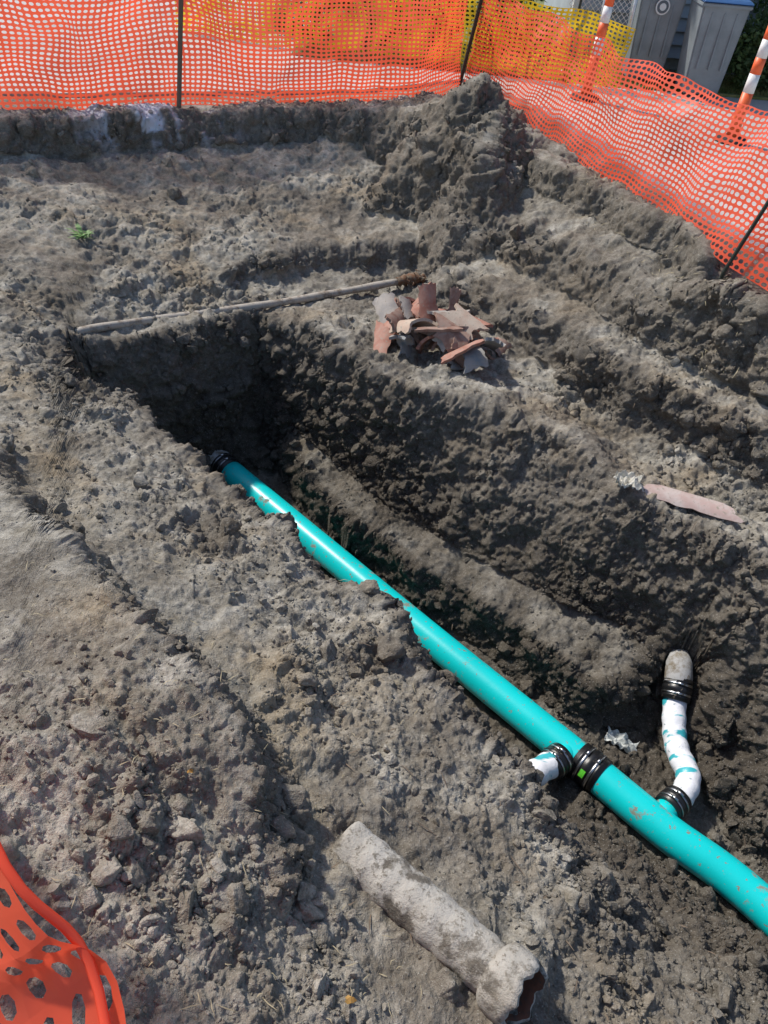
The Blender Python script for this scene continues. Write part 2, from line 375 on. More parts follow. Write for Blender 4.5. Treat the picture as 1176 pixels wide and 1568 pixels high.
def sticker():
    bm=bmesh.new();side=Vector((-.62,-.45,.42)).normalized();side=(side-pd*side.dot(pd)).normalized();w=pd.cross(side);g=[]
    for i in range(5):
        a=(i/4-.5)*.4
        d=side*math.cos(a)+w*math.sin(a);g.append([bm.verts.new(cc+d*(.087*1.09)+pd*s) for s in (-.012,.012)])
    for i in range(4): bm.faces.new((g[i][0],g[i][1],g[i+1][1],g[i+1][0]))
    m=bpy.data.meshes.new('label');bm.to_mesh(m);bm.free();link('label',m,M_tag,E)
sticker()
# wrapped laterals
def wrapmat():
    m,nt,b=mat('wrapped_pipe');tc=nt.nodes.new('ShaderNodeTexCoord')
    mp=nt.nodes.new('ShaderNodeMapping');mp.inputs['Scale'].default_value=(4,13,6);mp.inputs['Rotation'].default_value=(.2,.3,.3);nt.links.new(tc.outputs['Object'],mp.inputs[0])
    n=noise(nt,1.5,3,.5,mp.outputs[0]);c=mix(nt,ramp(nt,n,.56,.60),(.80,.81,.84),(.05,.42,.48))
    n2=noise(nt,25,4);c=mix(nt,ramp(nt,n2,.62,.70),c,(.22,.30,.32))
    nt.links.new(c,b.inputs['Base Color']);b.inputs['Roughness'].default_value=.35;bump(nt,b,n2,.5,.008);return m
M_wrap=wrapmat()
Lt=empty('white_lateral_pipe')
lp=smooth_path(ln([147,228,145.5,219,145,211,145.5,203,147.5,194,145.5,187,141,181],[-136,-139,-142,-143.5,-144,-144,-144]),6)
tube('wrapped_run',lp,[.054+.002*math.sin(i*1.3) for i in range(len(lp))],32,None,M_wrap,Lt)
tube('old_stub',[Vector(a) for a in ((1.495,2.47,-1.24),(1.49,2.42,-1.255),(1.485,2.36,-1.29),(1.47,2.28,-1.35))],[.045,.062,.065,.06],28,None,M_mud,Lt)
coupling('upper_coupling',(1.478,2.315,-1.325),(-.02,-.09,-.065),.066,.11,Lt)
coupling('lower_coupling',(1.375,1.785,-1.445),(-.07,-.06,0),.064,.09,Lt)
tube('saddle_branch',[(1.37,1.775,-1.445),(1.28,1.70,-1.465)],.055,28,None,M_green,Lt)
St=empty('white_lateral_pipe')
tube('branch',[(.96,2.01,-1.455),(.885,1.95,-1.435)],.058,32,None,M_green,St)
coupling('branch_coupling',(.87,1.93,-1.425),(-.09,-.08,.0),.068,.1,St)
tube('wrapped_run',smooth_path([(.85,1.915,-1.42),(.79,1.865,-1.40),(.74,1.825,-1.39),(.69,1.795,-1.40),(.63,1.78,-1.45)],5),[.058+.003*math.sin(i*1.1) for i in range(21)],32,None,M_wrap,St)
# ------------------------------------------------------------------ old concrete pipe in foreground
def concmat():
    m,nt,b=mat('weathered_concrete')
    n=noise(nt,11,8,.72);n2=noise(nt,55,5,.7);n3=noise(nt,5,3)
    c=mix(nt,ramp(nt,n,.40,.49),(.10,.09,.075),(.45,.435,.395));c=mix(nt,ramp(nt,n2,.54,.62),c,(.20,.185,.155))
    c=mix(nt,ramp(nt,n3,.45,.7),c,mix(nt,.55,c,(.28,.25,.20)))
    nt.links.new(c,b.inputs['Base Color']);b.inputs['Roughness'].default_value=.92
    ma=nt.nodes.new('ShaderNodeMath');ma.operation='ADD';nt.links.new(n,ma.inputs[0]);nt.links.new(n2,ma.inputs[1]);bump(nt,b,ma.outputs[0],.8,.010);return m
M_conc=concmat();M_rust=dirty('rusty_interior',(.18,.07,.04),.9,.5,.65,25,(.08,.06,.045))
Cp=empty('old_concrete_pipe')
a=Vector((-.03,1.055,-.55));b_=Vector((.40,.74,-.545));dd=(b_-a).normalized()
tube('barrel',[a+(b_-a)*i/40 for i in range(41)],[.071+.002*math.sin(i*1.1)+.0015*math.sin(i*2.7) for i in range(41)],52,.78,M_conc,Cp,jit=.014)
hd=(dd+Vector((.08,-.18,.24))).normalized()
h0=b_-hd*.015
def hubmesh():
    u=Vector((0,0,1)).cross(hd).normalized();w=hd.cross(u);seg=56;bm=bmesh.new()
    prof=[(0,.068),(.006,.080),(.02,.091),(.035,.094),(.06,.094),(.085,.093),(.105,.091)]
    O=[];I=[]
    for s,rr_ in prof:
        o=[];i_=[]
        for k in range(seg):
            a_=2*math.pi*k/seg;d=u*math.cos(a_)+w*math.sin(a_)
            cut=1-.16*max(0,math.sin(a_*2+.6))-.07*math.sin(a_*5)-.03*math.sin(a_*13)
            j=1+random.uniform(-.012,.012)
            o.append(bm.verts.new(h0+hd*s*cut+d*rr_*j));i_.append(bm.verts.new(h0+hd*s*cut+d*(min(rr_-.014,.079))))
        O.append(o);I.append(i_)
    for n_ in range(len(prof)-1):
        for k in range(seg):
            l=(k+1)%seg
            f=bm.faces.new((O[n_][k],O[n_][l],O[n_+1][l],O[n_+1][k]));f.smooth=True
            f=bm.faces.new((I[n_][l],I[n_][k],I[n_+1][k],I[n_+1][l]));f.smooth=True;f.material_index=1
    for k in range(seg):
        l=(k+1)%seg;bm.faces.new((O[-1][k],O[-1][l],I[-1][l],I[-1][k]));bm.faces.new((O[0][l],O[0][k],I[0][k],I[0][l]))
    bmesh.ops.recalc_face_normals(bm,faces=bm.faces)
    m=bpy.data.meshes.new('hub');bm.to_mesh(m);bm.free();m.materials.append(M_conc);m.materials.append(M_rust);ob=bpy.data.objects.new('hub',m);C.objects.link(ob);ob.parent=Cp
hubmesh()
# ------------------------------------------------------------------ conduit
Co=empty('exposed_conduit_pipe')
M_cond=dirty('grey_conduit',(.44,.39,.33),.7,.48,.66,14,(.19,.14,.10))
cp=smooth_path(ln([-205,360,-178,382,-142,418,-89,450,-42,476,-4,496],[-58,-53,-60,-62,-61,-59]),8)
tube('conduit',cp,[.024+.002*math.sin(i*.9) for i in range(len(cp))],20,None,M_cond,Co)
M_rb=dirty('rust_root',(.17,.075,.035),.9,.45,.6,30)
tube('rusted_end',smooth_path([(-.05,4.955,-.59),(.02,4.99,-.585),(.08,5.01,-.58),(.14,5.02,-.575)],4),[.026+random.uniform(0,.02) for _ in range(13)],14,None,M_rb,Co,jit=.2)
for i in range(16):
    s=Vector((random.uniform(-.02,.15),5.0+random.uniform(-.02,.02),-.575));p=[s]
    for k in range(4): p.append(p[-1]+Vector((random.uniform(-.03,.04),random.uniform(-.04,.02),random.uniform(-.03,.03))))
    tube('rootlet_%d'%i,p,.0035,6,None,M_rb,Co)
# ------------------------------------------------------------------ clay shards
def claymat(nm,c1,c2):
    m,nt,b=mat(nm);n=noise(nt,14,5);n2=noise(nt,60,4)
    c=mix(nt,ramp(nt,n,.4,.6),c1,c2);c=mix(nt,ramp(nt,n2,.58,.68),c,(.26,.225,.18))
    nt.links.new(c,b.inputs['Base Color']);b.inputs['Roughness'].default_value=.7;bump(nt,b,n2,.4,.005);return m
MC=[claymat('clay_red',(.30,.125,.085),(.37,.20,.15)),claymat('clay_grey',(.27,.25,.235),(.38,.34,.30)),claymat('clay_tan',(.42,.31,.24),(.47,.39,.31)),claymat('clay_blue',(.20,.22,.235),(.30,.28,.26)),claymat('clay_brown',(.22,.12,.085),(.31,.21,.165))]
def shard(name,R,arc,L,th,mt,parent,loc,rot,seed):
    g=random.Random(seed);na,nl=12,12
    bm=bmesh.new();O=[];I=[]
    ph=g.uniform(0,6);e=[g.uniform(-.5,.1) for _ in range(8)];ks=[g.uniform(-.7,.7) for _ in range(4)]
    for i in range(nl+1):
        ro=[];ri=[]
        for j in range(na+1):
            s=j/na*2-1;t=i/nl*2-1
            ed=lambda q,k:e[k]*(1-abs(q-ks[k])*1.6)+.05*math.sin(q*9+ph+k)+.03*math.sin(q*23+k*3)
            th_=arc/2*s*(1+ed(t,0 if s>0 else 1)*abs(s));y=L/2*t*(1+ed(s,2 if t>0 else 3)*abs(t))
            for rr,lst in ((R,ro),(R-th,ri)):
                lst.append(bm.verts.new((rr*math.sin(th_),y,rr*math.cos(th_)-R*math.cos(arc/2))))
        O.append(ro);I.append(ri)
    for i in range(nl):
        for j in range(na):
            bm.faces.new((O[i][j],O[i][j+1],O[i+1][j+1],O[i+1][j])).smooth=True
            bm.faces.new((I[i][j],I[i+1][j],I[i+1][j+1],I[i][j+1])).smooth=True
    sh=[]
    for i in range(nl):
        for j in (0,na): sh.append(bm.faces.new((O[i][j],O[i+1][j],I[i+1][j],I[i][j])))
    for j in range(na):
        for i in (0,nl): sh.append(bm.faces.new((O[i][j],O[i][j+1],I[i][j+1],I[i][j])))
    bmesh.ops.recalc_face_normals(bm,faces=bm.faces)
    es=set()
    for f in sh:
        for e_ in f.edges: es.add(e_)
    for e_ in es: e_.smooth=False
    m=bpy.data.meshes.new(name);bm.to_mesh(m);bm.free()
    ob=link(name,m,mt,parent);ob.location=loc;ob.rotation_euler=rot;return ob
Sh=empty('broken_clay_pipe_pile')
g=random.Random(23)
def gz(x,y):
    j=int(np.argmin((Pp[:,0]-x)**2+(Pp[:,1]-y)**2));return float(Pp[j,2])
for i in range(48):
    lay=i/48.
    s_=g.uniform(-1,1)*(1-.4*lay);t_=g.uniform(-1,1)*(1-.45*lay)
    x=.20+.37*s_+.12*t_;y=4.20-.23*s_+.24*t_
    z=gz(x,y)+.02+lay*.17
    big_=g.random()<.45
    shard('shard_%d'%i,g.uniform(.09,.13),g.uniform(.9,1.8),g.uniform(.17,.26) if big_ else g.uniform(.08,.14),.017,MC[g.choice([0,0,1,2,3,4,4,0])],Sh,(x,y,z),(g.uniform(-.75,.75),g.uniform(-.8,.8),g.uniform(0,6.28)),i+40)
shard('shard_tall',.11,1.3,.26,.017,MC[0],Sh,(.16,4.28,-.42),(.9,.15,.5),101)
shard('shard_strip',.14,.8,.36,.018,MC[3],Sh,(.53,4.0,-.48),(-.6,.2,-.1),102)
shard('shard_half',.11,2.6,.2,.017,MC[2],Sh,(.08,4.08,-.50),(-.5,.3,.6),103)
shard('shard_tan',.14,1.1,.22,.017,MC[2],Sh,(.36,4.08,-.40),(.35,-.3,.9),104)
shard('shard_grey',.12,1.3,.22,.017,MC[1],Sh,(-.08,4.40,-.53),(.4,-.3,.3),105)
shard('shard_spike',.08,.8,.2,.016,MC[4],Sh,(.30,4.34,-.43),(1.2,.3,.2),106)
shard('clay_pipe_shard',.09,1.7,.40,.016,claymat('clay_pink',(.40,.29,.26),(.46,.39,.36)),None,(1.45,2.92,gz(1.45,2.92)+.02),(-.05,.1,1.15),110)
# ------------------------------------------------------------------ crumpled scraps
def scrap(name,loc,sx,sy,amp_,mt,seed,rot=0):
    n=22
    u,v=np.meshgrid(np.linspace(-1,1,n),np.linspace(-1,1,n));u=u.ravel();v=v.ravel()
    p=np.stack([u,v,np.zeros_like(u)],1)
    z=np.abs(fbm(p+seed,.5,3,seed))*amp_*2.2
    e=1+.35*fbm(p+seed*3,.6,2,seed+9)
    x=u*sx*e+.15*sx*fbm(p,.3,2,seed+3);y=v*sy*e
    c,s=math.cos(rot),math.sin(rot)
    P_=np.stack([x*c-y*s+loc[0],x*s+y*c+loc[1],z+loc[2]],1)
    id_=np.arange(n*n).reshape(n,n);f=np.stack([id_[:-1,:-1],id_[:-1,1:],id_[1:,1:],id_[1:,:-1]],-1).reshape(-1,4)
    return link(name,mkmesh(name,P_,f,4,False),mt)
M_pap=plain('paper',(.58,.56,.49),.8,0,.25,20)
scrap('paper_scrap',(1.15,2.95,gz(1.15,2.95)+.02),.06,.05,.04,M_pap,3)
scrap('plastic_bag_scrap',(1.235,2.14,gz(1.235,2.14)+.015),.07,.035,.04,plain('plastic_scrap',(.62,.64,.62),.4,0,.2,20),8,-.6)
# ------------------------------------------------------------------ plastic mesh fences
def fabric(name,c,trans):
    m=bpy.data.materials.new(name);m.use_nodes=True;nt=m.node_tree;b=nt.nodes['Principled BSDF']
    n=noise(nt,3,3);col=mix(nt,ramp(nt,n,.35,.7),c,tuple(min(1,x*1.1+.02) for x in c))
    nt.links.new(col,b.inputs['Base Color']);b.inputs['Roughness'].default_value=.4
    t=nt.nodes.new('ShaderNodeBsdfTranslucent');nt.links.new(col,t.inputs[0])
    s=nt.nodes.new('ShaderNodeMixShader');s.inputs[0].default_value=trans
    nt.links.new(b.outputs[0],s.inputs[1]);nt.links.new(t.outputs[0],s.inputs[2]);nt.links.new(s.outputs[0],nt.nodes['Material Output'].inputs[0]);return m
M_or=fabric('orange_plastic',(.98,.125,.055),.45);M_ye=fabric('yellow_plastic',(.98,.62,.02),.5)
def meshfence(name,rows,cw,ch,mt,hw=.37,hh=.33,wr=.02,seed=0,parent=None):
    R_=[np.array([tuple(p) for p in smooth_path(r_,10)]) for r_ in rows]
    Ls=np.concatenate([[0],np.cumsum(np.linalg.norm(np.diff(R_[0],axis=0),axis=1))]);Lt_=Ls[-1]
    hts=[0]
    for a,b in zip(R_[:-1],R_[1:]): hts.append(hts[-1]+np.mean(np.linalg.norm(a-b,axis=1)))
    nc=int(Lt_/cw);nr=max(2,int(round(hts[-1]/ch)))
    cu,cv=np.meshgrid(np.arange(nc),np.arange(nr));cu=cu.ravel();cv=cv.ravel()
    outer=[(0,0),(.5,0),(1,0),(1,.5),(1,1),(.5,1),(0,1),(0,.5)]
    k=.74
    inner=[(.5-hw*k,.5-hh*k),(.5,.5-hh),(.5+hw*k,.5-hh*k),(.5+hw,.5),(.5+hw*k,.5+hh*k),(.5,.5+hh),(.5-hw*k,.5+hh*k),(.5-hw,.5)]
    pts_=np.array(outer+inner)
    U=(cu[:,None]+pts_[None,:,0])/nc;V=(cv[:,None]+pts_[None,:,1])/nr
    U=U.ravel();V=V.ravel()
    s=U*Lt_;res=[]
    for r_ in R_: res.append(np.stack([np.interp(s,Ls,r_[:,i]) for i in range(3)],1))
    res=np.array(res);hv=V*hts[-1];o=np.zeros((len(U),3))
    for i in range(len(hts)-1):
        m=(hv>=hts[i]-1e-9)&(hv<=hts[i+1]+1e-9);t=((hv-hts[i])/(hts[i+1]-hts[i]))[m][:,None]
        o[m]=res[i][m]*(1-t)+res[i+1][m]*t
    q=np.stack([s,hv,np.zeros_like(s)],1)
    o[:,0]+=wr*fbm(q+seed,.25,2,300+seed);o[:,1]+=wr*fbm(q+seed,.25,2,310+seed);o[:,2]+=wr*.8*fbm(q+seed,.3,2,320+seed)
    f=np.array([[i,(i+1)%8,8+(i+1)%8,8+i] for i in range(8)])
    F_=(f[None]+(np.arange(len(cu))*16)[:,None,None]).reshape(-1,4)
    m=mkmesh(name,o,F_,4);return link(name,m,mt,parent)
def rows_from(base,h,lean=None):
    b=[];mrow=[];t=[]
    lean=lean or [(0,0)]*len(base);hh_=h if isinstance(h,list) else [h]*len(base)
    for i,(p,l,q) in enumerate(zip(base,lean,hh_)):
        b.append(p);mrow.append((p[0]+l[0]*.5,p[1]+l[1]*.5,p[2]+q*.5));t.append((p[0]+l[0],p[1]+l[1],p[2]+q))
    return [b,mrow,t]
M_post=dirty('dark_steel_post',(.02,.03,.022),.5,.6,.8,20);M_post2=dirty('rusty_post',(.16,.12,.085),.7,.5,.7,20)
F1=empty('orange_safety_fence')
base=ln([-420,545,-300,586,-240,612,-183,640,-120,662,-50,694,0,720,34,783],[-1,1,-1,3,-2,0,1,2])
meshfence('mesh',rows_from(base,[.9,.88,.86,.9,.84,.84,.84,.78],lean=[(.0,.05)]*8),.041,.030,M_or,.35,.285,.04,1,F1)
def post(x,y,z,tx,ty,h,r,m,par): tube('post',[(x,y,z-.2),(x,y,z),(x+tx*.5,y+ty*.5,z+h*.5),(x+tx,y+ty,z+h)],r,8,None,m,par,sm=False)
post(-1.83,6.36,0,.13,0,1.0,.018,M_post2,F1);post(.34,7.83,0,.16,0,1.05,.017,M_post,F1)
F2=empty('orange_safety_fence')
base=ln([34,785,62,735,84,670,110,590,135,520,156,465,172,412,200,360,250,280],[2,3,4,5,6,6,6,3,0])
meshfence('mesh',rows_from(base,[.76,.72,.70,.68,.66,.66,.72,.74,.74],lean=[(.12,0),(.12,0),(.14,.02),(.16,.02),(.18,0),(.2,0),(.25,0),(.3,0),(.3,0)]),.040,.030,M_or,.38,.33,.05,2,F2)
post(1.69,4.03,.04,.22,-.02,.95,.011,M_post,F2)
F3=empty('yellow_safety_fence')
base=ln([-260,930,-160,900,-60,880,20,868,90,850,135,840,190,835],[0]*7)
meshfence('mesh',rows_from(base,[.6,.6,.62,.62,.6,.6,.5]),.045,.035,M_ye,.35,.29,.05,3,F3)
post(1.35,8.42,0,.03,0,.7,.012,M_post,F3);post(-.6,8.82,0,.03,0,.7,.012,M_post,F3)
F4=empty('orange_safety_fence')
r0=[(-1.3,.75,-.02),(-1.0,.35,-.02),(-.75,.0,-.02),(-.6,-.4,-.02)]
r1=[(-1.1,.95,.45),(-.8,.5,.42),(-.6,.15,.40),(-.5,-.3,.4)]
r2=[(-.75,.86,.82),(-.43,.41,.735),(-.285,.295,.61),(-.13,-.1,.5)]
meshfence('mesh',[r0,r1,r2],.075,.036,M_or,.33,.24,.05,4,F4)
tube('edge_cord',[Vector(v) for v in smooth_path(r2,8)],.006,8,None,M_or,F4)
post(-1.5,1.1,0,0,0,.9,.014,M_post,F4)
# ------------------------------------------------------------------ street beyond
def poly_slab(name,poly,z,th,mt):
    bm=bmesh.new();t=[bm.verts.new((x,y,z)) for x,y in poly];b=[bm.verts.new((x,y,z-th)) for x,y in poly]
    bm.faces.new(t);n=len(poly)
    for i in range(n): bm.faces.new((t[i],b[i],b[(i+1)%n],t[(i+1)%n]))
    bmesh.ops.triangulate(bm,faces=[f for f in bm.faces if len(f.verts)>4]);bmesh.ops.recalc_face_normals(bm,faces=bm.faces)
    m=bpy.data.meshes.new(name);bm.to_mesh(m);bm.free();return link(name,m,mt)
def roadmat():
    m,nt,b=mat('concrete_paving');n=noise(nt,1.2,5);n2=noise(nt,40,5,.7)
    c=mix(nt,ramp(nt,n,.35,.65),(.42,.405,.38),(.56,.545,.52));c=mix(nt,ramp(nt,n2,.35,.7),mix(nt,1.,c,(.8,.8,.8),'MULTIPLY'),c)
    nt.links.new(c,b.inputs['Base Color']);b.inputs['Roughness'].default_value=.85;bump(nt,b,n2,.3,.004);return m
poly_slab('street_pavement',[(-30,6.3),(-3,6.45),(-1.8,6.95),(-.5,7.5),(.4,8.25),(.95,7.6),(1.5,5.9),(2.0,4.5),(2.8,3.3),(4.8,.6),(6,-6),(40,-6),(40,8.25),(1.6,8.45),(-1.3,8.6),(-1.6,30),(-30,30)],.0,.06,roadmat())
def grassmat():
    m,nt,b=mat('grass_verge');n=noise(nt,5,5);n2=noise(nt,80,4)
    c=mix(nt,ramp(nt,n,.4,.65),(.12,.17,.04),(.34,.29,.12));c=mix(nt,n2,mix(nt,1.,c,(.6,.6,.6),'MULTIPLY'),c)
    nt.links.new(c,b.inputs['Base Color']);b.inputs['Roughness'].default_value=.9;return m
M_grass=grassmat()
poly_slab('grass_verge',[(-1.3,8.62),(1.6,8.47),(40,8.27),(40,60),(-1.5,60)],.02,.06,M_grass)
def blades(name,n,xr,yr,zf,hh_,mt,seed,wd=.006):
    g=np.random.default_rng(seed);x=g.uniform(*xr,n);y=g.uniform(*yr,n);z=np.full(n,zf)
    a=g.uniform(0,6.28,n);h=hh_*g.uniform(.4,1,n);lx=g.normal(0,.5,n)*h;ly=g.normal(0,.5,n)*h
    b0=np.stack([x-np.cos(a)*wd/2,y-np.sin(a)*wd/2,z-.005],1);b1=np.stack([x+np.cos(a)*wd/2,y+np.sin(a)*wd/2,z-.005],1);t=np.stack([x+lx,y+ly,z+h],1)
    V=np.stack([b0,b1,t],1).reshape(-1,3);return link(name,mkmesh(name,V,np.arange(3*n).reshape(-1,3),3),mt)
blades('grass',16000,(-1.2,3.4),(8.5,9.2),.02,.06,M_grass,5,.008)
M_straw=plain('straw',(.36,.31,.2),.8,0,.3)
def litter(name,n,seed,mt,mask,L=.035,wd=.0022):
    g=np.random.default_rng(seed);cand=np.where(dense&(out_<.0)&(RR.ravel()>1.75)&(np.abs(AA.ravel())<.58)&mask)[0]
    pk=g.choice(cand,n,replace=False);c=Pp[pk]+Nn[pk]*.006;a=g.uniform(0,6.28,n);l=L*g.uniform(.2,1,n)
    d=np.stack([np.cos(a),np.sin(a),g.normal(0,.25,n)],1);s=np.stack([-np.sin(a),np.cos(a),np.zeros(n)],1)*wd
    mid=c+np.array([0,0,.004])+s*g.normal(0,2,n)[:,None]
    V=np.stack([c-d*l[:,None]-s*.3,c-d*l[:,None]+s*.3,mid+s,mid-s,c+d*l[:,None]+s*.3,c+d*l[:,None]-s*.3],1)
    f=np.array([[0,1,2,3],[3,2,4,5]]);F_=(f[None]+(np.arange(n)*6)[:,None,None]).reshape(-1,4)
    return link(name,mkmesh(name,V.reshape(-1,3),F_,4),mt)
litter('dry_grass_litter',420,3,M_straw,(Y<2.2)&(X<.2),.024,.0013)
litter('dry_grass_litter',400,4,M_straw,(out_>-.35)&(X>1.0))
litter('root_litter',260,5,plain('roots',(.16,.12,.085),.9,0,.3),(Z<-.3),.05,.002)
M_leaf=plain('weed_leaf',(.16,.30,.09),.6,0,.3)
def weed():
    bm=bmesh.new();g=random.Random(2);z=gz(-2.04,4.69)
    for i in range(34):
        a=g.uniform(0,6.28);l=g.uniform(.04,.1);w=g.uniform(.005,.011);c=Vector((-2.04+g.uniform(-.03,.03),4.69+g.uniform(-.03,.03),z+.02))
        d=Vector((math.cos(a),math.sin(a),g.uniform(.2,1)));s=Vector((-math.sin(a),math.cos(a),0))*w
        v=[bm.verts.new(c),bm.verts.new(c+d*l*.5+s),bm.verts.new(c+d*l-Vector((0,0,l*.3))),bm.verts.new(c+d*l*.5-s)];bm.faces.new(v)
    m=bpy.data.meshes.new('weed_plant');bm.to_mesh(m);bm.free();link('weed_plant',m,M_leaf)
weed()
M_fl=plain('yellow_leaf',(.42,.25,.07),.7,0,.3,60)
def leaf(x,y,s,rot):
    c=Vector((x,y,gz(x,y)+.012))
    bm=bmesh.new();o=[]
    for k in range(10):
        a=k/10*6.283;rr_=s*(1+.35*math.cos(3*a));o.append(bm.verts.new(c+Vector((math.cos(a+rot)*rr_,math.sin(a+rot)*rr_*.7,.006*math.sin(2*a)))))
    bm.faces.new(o);m=bpy.data.meshes.new('fallen_leaf');bm.to_mesh(m);bm.free();link('fallen_leaf',m,M_fl)
for l in ((0.02,.62,.013,0),(-.43,1.01,.008,1)): leaf(*l)
# delineators
M_wh=plain('white_reflective',(.8,.8,.78),.4,0,.08);M_do=plain('orange_tube',(.9,.15,.04),.45,0,.1);M_bk=plain('rubber_base',(.03,.03,.03),.7,0,.3)
def delineator(x,y,lx,ly):
    e=empty('traffic_delineator_post')
    o=Vector((x,y,0));ax=Vector((lx,ly,1)).normalized()
    segs=[(0.03,.36,M_do),(.36,.49,M_wh),(.49,.60,M_do),(.60,.72,M_wh),(.72,.82,M_do)]
    for a,b,m in segs: tube('band',[o+ax*a,o+ax*b],[.047-.012*a,.047-.012*b],24,None,m,e)
    tube('knob',[o+ax*.82,o+ax*.835,o+ax*.86],[.018,.02,.012],16,None,M_do,e)
    tube('base',[o+Vector((0,0,.002)),o+Vector((0,0,.03)),o+Vector((0,0,.045))],[.135,.13,.06],8,None,M_bk,e,sm=False)
delineator(1.49,7.85,.05,.0);delineator(2.53,6.83,.04,.0)
# ------------------------------------------------------------------ wheelie bins
def boxm(name,verts8,mt,parent,bev=.01):
    bm=bmesh.new();v=[bm.verts.new(p) for p in verts8]
    for f in ((0,3,2,1),(4,5,6,7),(0,1,5,4),(1,2,6,5),(2,3,7,6),(3,0,4,7)): bm.faces.new([v[i] for i in f])
    bmesh.ops.recalc_face_normals(bm,faces=bm.faces)
    if bev: bmesh.ops.bevel(bm,geom=list(bm.edges),offset=bev,segments=2,affect='EDGES')
    m=bpy.data.meshes.new(name);bm.to_mesh(m);bm.free();return link(name,m,mt,parent)
def box(name,a,b,mt,parent,bev=.01,taper=0):
    (x0_,y0_,z0_),(x1,y1,z1)=a,b;t=taper
    return boxm(name,[(x0_+t,y0_+t,z0_),(x1-t,y0_+t,z0_),(x1-t,y1-t,z0_),(x0_+t,y1-t,z0_),(x0_,y0_,z1),(x1,y0_,z1),(x1,y1,z1),(x0_,y1,z1)],mt,parent,bev)
M_bin=plain('grey_bin_plastic',(.22,.25,.27),.5,0,.15,8);M_lid=plain('blue_bin_lid',(.05,.13,.30),.45,0,.15,8)
def bin_(x,y):
    e=empty('wheelie_bin')
    box('body',(x,y,.04),(x+.42,y+.45,.76),M_bin,e,.015,.045)
    box('rim',(x-.012,y-.012,.735),(x+.432,y+.462,.765),M_bin,e,.006)
    boxm('lid',[(x-.02,y-.03,.77),(x+.44,y-.03,.77),(x+.44,y+.47,.77),(x-.02,y+.47,.77),(x+.0,y+.0,.795),(x+.42,y+.0,.795),(x+.42,y+.45,.83),(x,y+.45,.83)],M_lid,e,.01)
    tube('handle',[(x+.02,y+.5,.76),(x+.40,y+.5,.76)],.014,12,None,M_bin,e)
    for s in (.0,.42): tube('wheel',[(x+s-.02,y+.42,.08),(x+s+.02,y+.42,.08)],.08,20,None,M_bk,e)
    for s in (.1,.21,.32): box('rib',(x+s-.008,y-.001,.25),(x+s+.008,y+.03,.70),M_bin,e,.003)
bin_(2.42,8.2);bin_(1.96,8.62)
# ------------------------------------------------------------------ house
Hs=empty('siding_house')
M_sid=plain('grey_siding',(.34,.38,.42),.7,0,.12,4);M_trim=plain('white_trim',(.7,.7,.68),.6,0,.05);M_win=plain('window_glass',(.03,.04,.05),.1,0,.2);M_roof=plain('roof_shingles',(.06,.055,.05),.9,0,.3,20)
box('wall',(1.50,9.45,.1),(3.4,12,2.2),M_sid,Hs,0)
box('foundation',(1.52,9.44,-.02),(3.38,11.9,.12),plain('foundation',(.3,.29,.27),.9,0,.2),Hs,0)
for i in range(17):
    z=.13+i*.12;boxm('siding_board_%d'%i,[(1.495,9.40,z),(3.405,9.40,z),(3.405,9.45,z),(1.495,9.45,z),(1.495,9.435,z+.118),(3.405,9.435,z+.118),(3.405,9.45,z+.118),(1.495,9.45,z+.118)],M_sid,Hs,0)
box('corner_board',(1.47,9.385,.1),(1.54,9.47,2.2),M_trim,Hs,.004);box('corner_board',(3.37,9.385,.1),(3.43,9.47,2.2),M_trim,Hs,.004)
box('window_frame',(2.3,9.38,.95),(2.9,9.42,1.65),M_trim,Hs,.004);box('window_pane',(2.35,9.372,1.0),(2.85,9.40,1.6),M_win,Hs,0)
boxm('roof',[(1.3,9.1,2.2),(3.6,9.1,2.2),(3.6,12.3,2.2),(1.3,12.3,2.2),(1.3,10.6,3.1),(3.6,10.6,3.1),(3.6,10.8,3.1),(1.3,10.8,3.1)],M_roof,Hs,0)
Cl=empty('chain_link_fence')
M_galv=plain('galvanised_steel',(.6,.61,.62),.4,.6,.15)
yc=8.55
for x in (1.62,1.9): tube('post',[(x,yc,0),(x,yc,1.1)],.018,12,None,M_galv,Cl)
tube('top_rail',[(1.3,yc,1.08),(1.9,yc,1.08)],.012,10,None,M_galv,Cl);tube('bottom_rail',[(1.3,yc,.08),(1.9,yc,.08)],.01,10,None,M_galv,Cl)
Vw=[];Fw=[]
def wire(a,b,w=.0022):
    i=len(Vw);dx_=b[0]-a[0];dz=b[2]-a[2];L=math.hypot(dx_,dz);nx,nz=-dz/L*w,dx_/L*w
    for p,s in ((a,1),(a,-1),(b,-1),(b,1)): Vw.append((p[0]+nx*s,p[1],p[2]+nz*s))
    Fw.append((i,i+1,i+2,i+3))
x_=1.3-1.0
while x_<1.9:
    for sgn in (1,-1):
        a0,a1=(x_,x_+1.0) if sgn==1 else (x_+1.0,x_)
        lo,hi=1.3,1.9
        ta=(lo-a0)/(a1-a0);tb=(hi-a0)/(a1-a0);t0=max(0,min(ta,tb));t1=min(1,max(ta,tb))
        if t1>t0: wire((a0+(a1-a0)*t0,yc+.002*sgn,.08+t0),(a0+(a1-a0)*t1,yc+.002*sgn,.08+t1))
    x_+=.05
link('wires',mkmesh('wires',Vw,Fw,4),M_galv,Cl)
sg=empty('round_sign')
tube('disc',[(2.17,8.60,.66),(2.17,8.606,.66)],.065,32,None,M_trim,sg);tube('emblem',[(2.17,8.597,.66),(2.17,8.601,.66)],.052,32,None,plain('sign_navy',(.10,.12,.14),.5,0,.1),sg)
tube('emblem_centre',[(2.17,8.593,.66),(2.17,8.598,.66)],.03,24,None,M_trim,sg)
